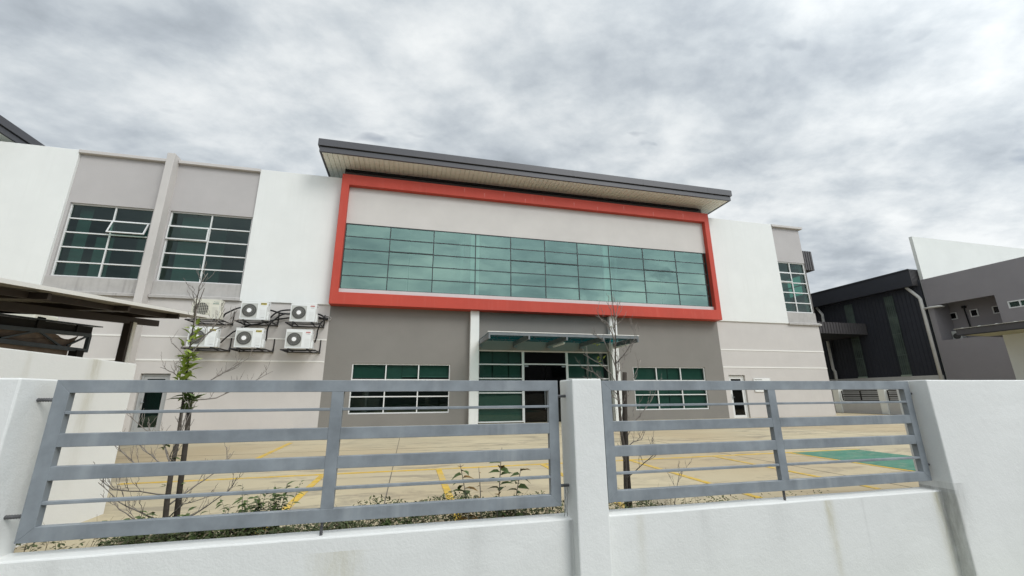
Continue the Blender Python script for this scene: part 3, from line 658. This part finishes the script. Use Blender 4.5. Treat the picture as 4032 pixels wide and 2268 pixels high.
# ------------------------------------------------------------------ neighbour factory on the right
nb=thing('factory_building','dark corrugated factory with grey side wall and a tall white fin behind the right wall','building',(38,22,ZG))
m=MB(); m.box(34.02,36,20.0,60,ZG-.2,7.6)
yy=20.0
while yy<45: 
    m.box(33.985,34.02,yy,yy+.05,1.15,7.3); yy+=.25
m.build('corrugated_wall',M_corr,nb)
m=MB(); m.box(33.5,34.5,20.1,60,7.22,8.40); yy=20.15
m.box(33.45,33.5,20.08,60,8.33,8.42)
fz=m.build('roof_fascia',M_corr,nb)
m=MB()
for i in range(9): m.box(33.52+i*.115,33.56+i*.115,20.065,20.1,7.22,8.40)
m.build('fascia_rib',M_corrL,fz)
B(33.82,34.0,20.0,60,ZG-.2,1.13).build('plinth',M_plinth,nb)
for (a0,a1) in ((24.68,25.28),(21.74,22.32)):
    m=MB(); m.box(33.93,33.98,a0,a1,1.2,6.9); st_=m.build('skylight_strip',mat('skylight_body',(.075,.10,.085),.3,var=.5,vs=1.2,streak=.5,dirt=(.12,.14,.09)),nb)
    m=MB()
    for z in (2.6,4.1,5.3): m.box(33.91,33.93,a0,a1,z,z+.04)
    for i in range(5): y0=a0+.04+i*(a1-a0-.08)/4; m.box(33.915,33.93,y0-.01,y0+.01,1.2,6.9)
    m.build('glazing_bar',mat('bar_grey',(.10,.13,.12),.5,var=.1),st_)
    B(33.80,33.96,a0,a1,1.13,1.24).build('strip_foot',mat('pale_green_paint',(.30,.36,.30),.7,var=.1),st_)
OP=[(16.48,19.58,3.34,5.70),(14.60,16.02,4.78,5.16)]
MB().wall('x',34.0,.2,8,19.86,ZG-.2,7.57,OP).build('side_wall',M_ngrey,nb)
m=MB(); m.box(35.5,35.6,16.3,20.0,ZG,7.5); m.box(34.2,35.5,19.58,19.7,3.0,6.0); m.box(34.2,35.5,16.35,16.48,3.0,6.0); m.box(34.2,35.5,16.48,19.58,3.1,3.2); m.box(34.2,35.5,16.48,19.58,5.9,6.0); m.build('recess_wall',M_ngrey,nb)
B(34.2,60,19.80,20.0,ZG,10.80).build('white_fin',M_nwhite,nb)
B(34.21,60,8,19.79,7.2,7.5).build('flat_roof',M_ngrey,nb)
ws=[(19.26,19.64),(18.17,18.56),(17.08,17.46)]
for (a0,a1) in ws:
    m=MB(); m.box(35.44,35.5,a0,a0+.05,4.78,5.25); m.box(35.44,35.5,a1-.05,a1,4.78,5.25); m.box(35.44,35.5,a0+.05,a1-.05,5.20,5.25); m.box(35.44,35.5,a0+.05,a1-.05,4.78,4.83)
    sw=m.build('small_window',M_wframe,nb); B(35.47,35.49,a0+.05,a1-.05,4.83,5.20).build('pane',M_glass_dk,sw)
m=MB(); m.box(33.98,34.1,14.6,16.02,5.12,5.18); m.box(33.98,34.1,14.6,16.02,4.76,4.82)
for y in (14.6,15.05,15.5,15.97): m.box(33.98,34.1,y,y+.05,4.82,5.12)
sw=m.build('strip_window',M_wframe,nb); B(34.06,34.08,14.62,16.0,4.8,5.14).build('pane',M_glass_lo,sw)
def pipe(pts,r,par,name='downpipe'): return MB().tube(pts,r,10).build(name,M_pvc,par)
pipe([(33.85,20.72,7.3),(33.85,20.68,7.2),(33.83,20.12,6.40),(33.83,20.06,6.25),(33.83,20.06,ZG)],.10,nb)
pipe([(33.83,20.06,5.55),(33.83,19.6,5.58),(33.83,19.15,5.56),(34.2,19.1,5.56)],.07,nb)
pipe([(33.85,27.55,7.3),(33.85,27.13,6.5),(33.85,27.15,6.3),(33.85,27.15,1.95),(33.85,27.04,1.74),(33.85,27.04,ZG)],.10,nb)
o=MB().tube([(35.42,18.76,5.5),(35.40,18.77,5.3),(35.40,18.74,4.6),(35.42,18.70,3.6)],.035,6); o.box(35.38,35.48,18.66,18.88,5.42,5.56)
o.build('hanging_cable',M_hose,nb)
na=thing('air_conditioner','grey outdoor unit in the recess of the neighbouring grey wall','air conditioner',(35.2,19.4,3.34))
B(35.0,35.4,19.05,19.95-.4,3.2,3.97).build('casing',M_acin,na,bev=.01,seg=1)
MB().prism([(34.985,19.30+.2*math.cos(i*math.pi/10),3.62+.2*math.sin(i*math.pi/10)) for i in range(20)],(.015,0,0)).build('fan',M_fan,na)
# guard house and its tin roof further forward
gh=thing('guard_house','pale walled shed under a dark corrugated lean-to roof at the far right','shed',(29,12,ZG))
B(28.0,31,6,13.72,ZG-.2,3.0).build('wall',M_nwhite,gh)
m=MB(); m.box(26.0,31,4,14.33,2.72,3.02); rf=m.build('roof',M_fascia,gh)
m=MB(); yy=4.0
while yy<14.2:
    m.prism([(25.98,yy,3.02),(25.98,yy+.14,3.06),(25.98,yy+.26,3.02)],(5,0,0)); yy+=.62
m.box(25.9,31,4,14.36,3.02,3.03); m.build('roof_sheet',M_nwhite,rf)
m=MB(); m.box(25.95,26.0,4,14.34,2.68,2.72); m.build('gutter',M_black,rf)
m=MB(); m.face((26.1,4,2.71),(28,4,2.71),(28,14.2,2.71),(26.1,14.2,2.71)); m.build('soffit',mat('cream_board',(.5,.48,.33),.8),rf)
# ------------------------------------------------------------------ neighbour's carport and netted truss on the left
cp=thing('carport','neighbour carport of ribbed metal sheet on dark brown posts beyond the white side wall','carport',(-5.5,9.8,ZG))
def zc(y,x=-4.65): return 1.30+(y-5.8)*.100
m=MB(); xs=[]; x=-11.0
while x<-4.66: xs+=[(x,0),(x+.10,0),(x+.125,.035),(x+.165,.035),(x+.19,0)]; x+=.2
xs=[(min(a_,-4.65),b_) for a_,b_ in xs]
ysq=[1.0,4.0,5.8,6.6,7.4,8.2,9.0,10.83]
for i in range(len(xs)-1):
    (a0,b0),(a1,b1)=xs[i],xs[i+1]
    if a1-a0<1e-5: continue
    for j in range(len(ysq)-1):
        y0,y1=ysq[j],ysq[j+1]
        w0=.012*math.sin(y0*2.1); w1_=.012*math.sin(y1*2.1)
        m.face((a0,y0,zc(y0)+b0+w0),(a1,y0,zc(y0)+b1+w0),(a1,y1,zc(y1)+b1+w1_),(a0,y1,zc(y1)+b0+w1_))
m.build('roof_sheet',M_sheet,cp,normals=False)
m=MB()
for j in range(len(ysq)-1):
    y0,y1=ysq[j],ysq[j+1]; m.prism([(-4.66,y0,zc(y0)+.0),(-4.64,y0,zc(y0)),(-4.64,y0,zc(y0)+.055),(-4.66,y0,zc(y0)+.055)],(0,y1-y0,(y1-y0)*.100))
m.build('edge_flashing',M_line,cp)
m=MB()
for (x,ya_,yb_) in ((-4.98,1.0,9.9),): m.bar((x,ya_,zc(ya_)-.05),(x,yb_,zc(yb_)-.05),.05,.09)
for y in (5.0,6.6,8.2,9.75): m.box(-11,-4.75,y,y+.06,zc(y)-.10,zc(y)-.01)
m.build('purlin',M_brown,cp)
m=MB(); m.bar((-5.6,1.0,zc(1)-.17),(-5.6,10.7,zc(10.7)-.17),.10,.13); m.bar((-9.0,1.0,zc(1)-.17),(-9.0,10.7,zc(10.7)-.17),.10,.13); m.build('beam',M_brown,cp)
for y in (9.8,4.2): MB().box(-5.66,-5.54,y-.06,y+.06,ZG,zc(y)-.2).build('post',M_brown,cp)
B(-5.535,-5.52,9.8,9.9,ZG,zc(9.8)-.2).build('post_trim',M_line,cp)
tr=thing('truss_shelter','dark steel truss shelter hung with torn brown shade net beyond the white side wall','shelter',(-6.6,10,ZG))
m=MB(); m.prism([(-10,5,1.10),(-6.45,5,1.10),(-6.45,5,1.12),(-10,5,1.12)],(0,5.5,.37)); m.build('roof_sheet',M_truss,tr)
m=MB()
m.prism([(-6.5,5,.93),(-6.5,5,1.09),(-6.5,10.30,1.44),(-6.5,10.30,1.29)],(-.1,0,0))
for y in (8.95,9.85): m.box(-6.47,-6.5,y,y+.14,1.22,1.42)
m.build('gutter_beam',M_slot,tr)
m=MB(); zt0=lambda y:.93+(y-6)*.085*1.02
for (p0,p1,w) in (((-6.5,5,.90),(-6.5,10.26,1.27),.07),((-6.5,5,.86),(-6.5,10.27,.95),.07),((-6.5,10.25,1.27),(-6.5,10.25,.95),.06),((-6.5,8.39,.96),(-6.5,9.02,1.17),.03),((-6.5,9.05,1.18),(-6.5,9.62,.96),.03),((-6.5,9.75,1.0),(-6.5,10.22,1.25),.03),((-6.5,7.7,1.1),(-6.5,8.39,.94),.03)): m.bar(p0,p1,w,w)
m.build('truss',M_truss,tr)
B(-6.58,-6.44,9.95,10.13,ZG,.93).build('post',M_slot,tr)
net=[(-6.56,5,.98),(-6.56,9.45,1.20),(-6.56,9.58,1.17),(-6.57,9.67,1.14),(-6.56,9.75,1.125),(-6.55,9.83,1.13),(-6.55,9.96,1.18),(-6.55,10.06,1.24),(-6.57,9.99,1.08),(-6.58,9.93,.95),(-6.56,9.90,.84),(-6.56,9.86,.6),(-6.56,5,.5)]
nm=MB(); nm.prism(net,(-.004,0,0)); 
nm.build('shade_net',M_net,tr)
tk=thing('header_box','cream box fixed to the wall behind the truss shelter roof','box',(-9,12.7,1.85)); B(-9.5,-9.0,12.3,13.03,1.7,2.06).build('body',M_acc,tk,bev=.03,seg=2); B(-9.3,-9.1,13.03,13.07,1.8,1.98).build('fan',M_fan,tk)
B(-9.4,-9.1,12.4,12.9,ZG,1.7).build('stand',M_brown,tk)

# ------------------------------------------------------------------ saplings
def interp(pts,t):
    t=max(0,min(.9999,t))*(len(pts)-1); i=int(t); return Vector(pts[i]).lerp(Vector(pts[i+1]),t-i)
def branch(m,pts,r0,r1,depth,rnd,tips):
    P=[]; n=len(pts)
    for i,p in enumerate(pts):
        P.append(Vector(p))
    out=[]; 
    for i in range(len(P)-1):
        for j in range(3):
            t=j/3; p=P[i].lerp(P[i+1],t); 
            if i+j>0: p=p+Vector([rnd.uniform(-1,1)*.004 for _ in range(3)])
            out.append(p)
    out.append(P[-1]); k=len(out)
    m.tube(out,[r0+(r1-r0)*i/(k-1) for i in range(k)],6,True)
    tips.append((out[-1],(out[-1]-out[-2]).normalized()))
    if depth>0:
        L_=sum((out[i+1]-out[i]).length for i in range(k-1)); nb_=max(2,int(L_/.085))
        for i in range(nb_):
            t=.25+.72*(i+rnd.random()*.6)/nb_; q_=interp(out,t); d=(interp(out,min(1,t+.05))-interp(out,t-.05)).normalized()
            sgn=rnd.choice((-1,1)); az=Vector((sgn*rnd.uniform(.3,.9),rnd.uniform(-.7,.7),rnd.uniform(.1,.9)))
            dd=(d*.9+az*.9).normalized(); l=rnd.uniform(.05,.13)*(1.2 if depth>1 else .75)
            mid=q_+dd*l*.55; end=mid+(dd+Vector((0,0,.6))).normalized()*l*.5
            rr=max(.0017,(r0+(r1-r0)*t)*.5)
            branch(m,[q_,mid,end],rr,max(.0013,rr*.6),depth-1,rnd,tips)
def sapling(name,label,loc,trunk,rads,brs,stake,seed,leaves):
    rnd=random.Random(seed); t=thing(name,label,'tree',loc)
    m=MB(); pts=[Vector((x,y,z)) for x,y,z in trunk]; m.tube(pts,rads,8); m.build('trunk',M_bark,t)
    m=MB(); tips=[]
    for (x0,z0),(x1,z1),*rest in brs:
        yb=loc[1]; dy=rnd.uniform(-.35,.35); n=len(rest)
        L_=math.hypot(x1-x0,z1-z0)
        pl=[(x0,yb,z0),(x1,yb+dy*.6,z1)]+[(a_,yb+dy,b_) for a_,b_ in rest]
        branch(m,pl,.0056 if L_>.1 else .0046,.0022,2,rnd,tips)
    m.build('branch',M_twig,t)
    for (mt,arr) in leaves:
        m=MB()
        for (x,y,z,s_,n_) in arr:
            for i in range(n_):
                d=Vector((rnd.uniform(-1,1),rnd.uniform(-1,.6),rnd.uniform(-.1,1.0)))
                p=Vector((x,y,z))+Vector([rnd.uniform(-1,1)*s_*.35 for _ in range(3)])
                m.leaf(p,d,s_*rnd.uniform(.6,1.1),s_*rnd.uniform(.32,.5),.25)
        m.build('leaves',mt,t,normals=False)
    if stake:
        m=MB(); m.tube([Vector(p) for p in stake[0]],stake[1],8); m.build('stake',M_stake,t)
    return t
D=3.7
T1=[(-1.61,D,ZG),(-1.62,D,-.94),(-1.64,D,-.71),(-1.65,D,-.47),(-1.645,D,-.33),(-1.655,D,-.1),(-1.66,D,.04),(-1.68,D,.32),(-1.685,D,.5),(-1.69,D,.68),(-1.66,D,.86)]
br1=[((-1.62,-.83),(-1.54,-.76),(-1.46,-.70),(-1.31,-.66)),((-1.63,-.84),(-1.44,-.80),(-1.24,-.66),(-1.19,-.56)),((-1.65,-.45),(-1.60,-.40),(-1.54,-.32),(-1.46,-.05)),
((-1.66,0),(-1.52,.12),(-1.40,.20),(-1.22,.34)),
((-1.65,-.67),(-1.72,-.60),(-1.80,-.56),(-1.87,-.50)),((-1.64,-.84),(-1.75,-.77),(-1.87,-.68),(-2.02,-.55)),((-1.66,-.50),(-1.75,-.44),(-1.82,-.38),(-1.90,-.30)),((-1.66,-.52),(-1.85,-.52),(-1.97,-.43),(-2.09,-.33)),
((-1.66,-.3),(-1.70,-.2),(-1.74,-.05),(-1.78,.05)),((-1.66,.0),(-1.70,.14),(-1.78,.19),(-1.87,.23)),((-1.67,.12),(-1.74,.24),(-1.83,.34),(-1.93,.44)),
((-1.67,-.45),(-1.80,-.34),(-2.0,-.22),(-2.10,-.14)),((-1.68,.30),(-1.64,.45),(-1.58,.58),(-1.53,.72)),((-1.685,.5),(-1.74,.62),(-1.78,.72),(-1.82,.80)),((-1.69,.62),(-1.64,.72),(-1.60,.82),(-1.56,.93)),((-1.68,.4),(-1.56,.48),(-1.44,.54),(-1.33,.60)),((-1.66,-.02),(-1.5,0.0),(-1.34,.10),(-1.15,.22)),
((-1.64,-.9),(-1.82,-.86),(-1.95,-.80),(-2.04,-.72)),((-1.64,-.75),(-1.5,-.62),(-1.40,-.55),(-1.33,-.42))]
lv=[]
for i in range(9): lv.append((-1.672+random.uniform(-.012,.012),D-.02,.10+i*.028,.085,8))
for i in range(6): lv.append((-1.685+random.uniform(-.02,.03),D-.02,.38+i*.034,.07,3))
lv2=[(-1.60+random.uniform(-.04,.03),D-.02,-.02+random.uniform(-.07,.05),.09,7) for _ in range(5)]+[(-1.68,D,-.30,.07,3),(-1.70,D,-.36,.07,3),(-1.66,D,-.42,.06,3),(-1.58,D,-.62,.05,2),(-1.66,D,-.60,.05,2)]
sapling('young_tree','bare young tree with a column of lime leaves, in front of the air conditioners',(-1.61,D,ZG),T1,[.020,.019,.018,.016,.014,.011,.009,.007,.005,.004,.0025],br1,([(-1.56,D+.03,ZG),(-1.57,D+.03,-.9),(-1.59,D+.03,-.6),(-1.605,D+.03,-.3),(-1.63,D+.03,.06)],[.020,.020,.019,.018,.014]),3,[(M_leafY,lv),(M_leafG,lv2)])
T2=[(1.95,D,ZG),(1.955,D,-.8),(1.965,D,-.6),(1.965,D,-.48),(1.95,D,-.35),(1.945,D,-.07),(1.94,D,.13),(1.94,D,.34),(1.955,D,.52),(1.965,D,.72),(1.95,D,.95)]
br2=[((1.94,.10),(1.87,.20),(1.78,.28),(1.59,.38)),((1.94,.25),(1.85,.36),(1.74,.50),(1.62,.56)),((1.945,.45),(1.88,.58),(1.80,.68),(1.69,.74)),((1.945,.13),(2.02,.22),(2.10,.30),(2.22,.50)),
((1.955,-.25),(2.05,-.10),(2.16,.05),(2.32,.35)),((1.95,-.3),(2.10,-.22),(2.25,-.05),(2.36,.12)),((1.95,.3),(2.02,.42),(2.07,.52),(2.10,.66)),((1.955,.52),(2.0,.62),(2.06,.70),(2.15,.76)),((1.955,.6),(1.92,.72),(1.90,.82),(1.86,.90)),
((1.945,-.05),(1.85,.05),(1.76,.12),(1.64,.18)),((1.95,-.2),(1.88,-.12),(1.80,-.04),(1.68,.02)),((1.94,.0),(1.84,.12),(1.72,.22),(1.60,.26)),((1.96,-.45),(2.04,-.36),(2.10,-.30),(2.17,-.2)),((1.965,-.5),(2.05,-.42),(2.12,-.4),(2.2,-.28)),((1.96,-.75),(2.0,-.6),(2.05,-.5),(2.08,-.4)),((1.96,-.35),(1.90,-.28),(1.86,-.2),(1.84,-.12)),((1.955,.65),(1.99,.75),(2.02,.85),(2.03,.95)),((1.96,-.6),(1.9,-.53),(1.87,-.48),(1.84,-.42)),((1.95,.2),(1.97,.34),(2.04,.38),(2.10,.42))]
lv3=[(1.74,D-.02,.47,.05,3),(1.76,D-.02,.33,.05,3),(1.80,D-.02,.33,.05,3),(1.80,D,.27,.045,3),(1.96,D,.12,.035,2),(1.95,D,-.12,.045,3),(1.96,D,.74,.035,3),(1.90,D,.66,.035,2)]
sapling('young_tree','thin bare young tree with a cut stake, just right of the square pillar',(1.95,D,ZG),T2,[.022,.02,.018,.017,.014,.012,.010,.008,.0065,.005,.003],br2,([(1.99,D+.02,ZG),(1.99,D+.02,-.6),(2.0,D+.02,-.35),(2.02,D+.02,0),(2.04,D+.02,.215)],[.026,.026,.025,.024,.022]),11,[(M_leafY,lv3)])
sb=MB(); rn=random.Random(5); tips=[]
for (a_,b_) in (((2.40,D-.05,ZG+.1),(2.48,D-.05,-.72)),):
    branch(sb,[a_,((a_[0]+b_[0])/2,a_[1],(a_[2]+b_[2])/2),b_,(b_[0]+.08,b_[1],b_[2]+.05)],.004,.002,2,rn,tips)
o=sb.build('dry_twig',M_twig,base=(2.4,D-.05,ZG)); props(o,'small dry twig with a dead curled leaf right of the staked thin tree','twig')

# ------------------------------------------------------------------ weeds
def weed(name,label,x,y,h,lean,n,ls,mts,seed,group):
    rnd=random.Random(seed); t=thing(name,label,'weed',(x,y,ZG),group=group)
    pts=[Vector((x+lean*(i/6)**1.3*h,y+.02*math.sin(i+seed),ZG+h*i/6)) for i in range(7)]
    MB().tube(pts,[.006-.0006*i for i in range(7)],5).build('stem',M_twig,t)
    mm=[MB() for _ in mts]
    for i in range(n):
        tt=.25+.75*i/n; p=interp(pts,tt); a_=i*2.4+rnd.random(); d=Vector((math.cos(a_),math.sin(a_)*.7,rnd.uniform(-.2,.5)))
        mm[0 if rnd.random()<.75 or len(mts)==1 else 1].leaf(p,d,ls*rnd.uniform(.7,1.1)*(1.1-.35*tt),ls*.5*rnd.uniform(.8,1.1),.35)
    for k,mt in zip(mm,mts): 
        if len(k.bm.faces): k.build('leaves',mt,t,normals=False)
        else: k.bm.free()
GW='broad leaved weeds behind the left railing panel'
weed('leafy_weed','leaning broad leaved weed, leftmost of the tall ones right of the yellow line',.51,3.45,.56,-.17,17,.13,[M_leafG,M_leafR],1,GW)
weed('leafy_weed','tallest broad leaved weed, its tip reaching the third rail',.70,3.45,.67,.08,22,.12,[M_leafG,M_leafR],2,GW)
weed('leafy_weed','broad leaved weed with rusty leaves nearest the square pillar',.84,3.46,.51,.13,16,.13,[M_leafG,M_leafR],4,GW)
weed('dry_weed','thin dried weed between the leftmost and the tallest broad leaved weeds',.60,3.47,.53,-.07,9,.035,[M_leafR],6,GW)
def bushweed(label,x,y,h,w,n,seed):
    rnd=random.Random(seed); t=thing('bushy_weed',label,'weed',(x,y,ZG),group='bushy green weeds by the street wall')
    m=MB(); s_=MB()
    for k in range(n):
        ex=x+rnd.gauss(0,w); hh=h*rnd.uniform(.6,1.0); ey=y+rnd.uniform(-.12,.12)
        pts=[Vector((x+(ex-x)*(i/5),y+(ey-y)*(i/5),ZG+hh*i/5)) for i in range(6)]; s_.tube(pts,[.003-.0004*i for i in range(6)],4)
        for j in range(20):
            p=interp(pts,.3+.7*j/20); a_=rnd.random()*6.28; m.leaf(p,(math.cos(a_),math.sin(a_),rnd.uniform(-.2,.7)),rnd.uniform(.035,.07),rnd.uniform(.018,.03),.3)
    s_.build('stem',M_twig,t); m.build('leaves',M_leafG,t,normals=False)
bushweed('bushy green weed left of the young tree with lime leaves',-1.78,3.55,.37,.10,12,21)
bushweed('bushy green weed just right of the staked tree trunk',-1.40,3.5,.36,.09,9,22)
bushweed('wider bushy green weed left of the railing mullion, below the yellow line',-1.05,3.52,.48,.09,14,23)
bushweed('bushy green weed nearest the left railing mullion, covering the start of the yellow line',-.88,3.52,.50,.07,14,24)
bushweed('low bushy weed between the tree and the wide weeds',-1.22,3.5,.36,.06,7,25)
bushweed('low thin weed in the middle between mullion and broad leaved weeds',-.08,3.5,.33,.08,6,26)
rnd=random.Random(77); m=MB(); m2=MB()
def dens(x):
    if x<-1.85: return .15
    if x<1.2: return 1
    if x<2.3: return .5
    if x<3.2: return .12
    return 0.02
cnt=0
while cnt<20000:
    x=rnd.uniform(-2.7,4.3)
    if rnd.random()>dens(x): continue
    y=rnd.uniform(3.10,3.88); cnt+=1
    from mathutils import noise
    hmax=(.12+.16*max(0,noise.noise(Vector((x*2.3,y*2,0)))+.5))*(1.0 if x<1.2 else .75)
    z=ZG+hmax*rnd.random()**.7
    (m if rnd.random()<.9 else m2).leaf((x,y,z),(rnd.uniform(-1,1),rnd.uniform(-1,1),rnd.uniform(-.1,1)),rnd.uniform(.018,.044),rnd.uniform(.010,.020),.3)
for i in range(700):
    x=rnd.uniform(-2.6,2.6); y=rnd.uniform(3.1,3.85)
    if rnd.random()>max(.35,dens(x)): continue
    h=rnd.uniform(.12,.30); m2.tube([(x,y,ZG),(x+rnd.uniform(-.05,.05),y,ZG+h*.6),(x+rnd.uniform(-.1,.1),y,ZG+h)],[.0018,.0013,.0008],3)
o=m.build('weed_cover',M_leafD,normals=False); o['kind']='stuff'
o=m2.build('dry_grass',mat('dry_grass_stem',(.23,.19,.12),.8,var=.3,vs=9),normals=False); o['kind']='stuff'

# ------------------------------------------------------------------ across the street: unseen works added for the glass to reflect
op=thing('factory_building','long plain grey works across the street, added out of view for glass reflections','building',(4,-24,ZG))
B(-60,70,-34,-24,-1.5,6.5).build('wall',M_ngrey,op)
m=MB()
for i in range(12): m.box(-50+i*10,-44+i*10,-23.98,-23.9,2.5,4.2)
m.build('window',M_dframe,op)
B(-61,71,-35,-23.4,6.5,7.0).build('roof',M_fascia,op)

# ------------------------------------------------------------------ lift all so that the yard lies at height zero
for o in S.objects:
    if o.parent is None: o.location.z-=ZG
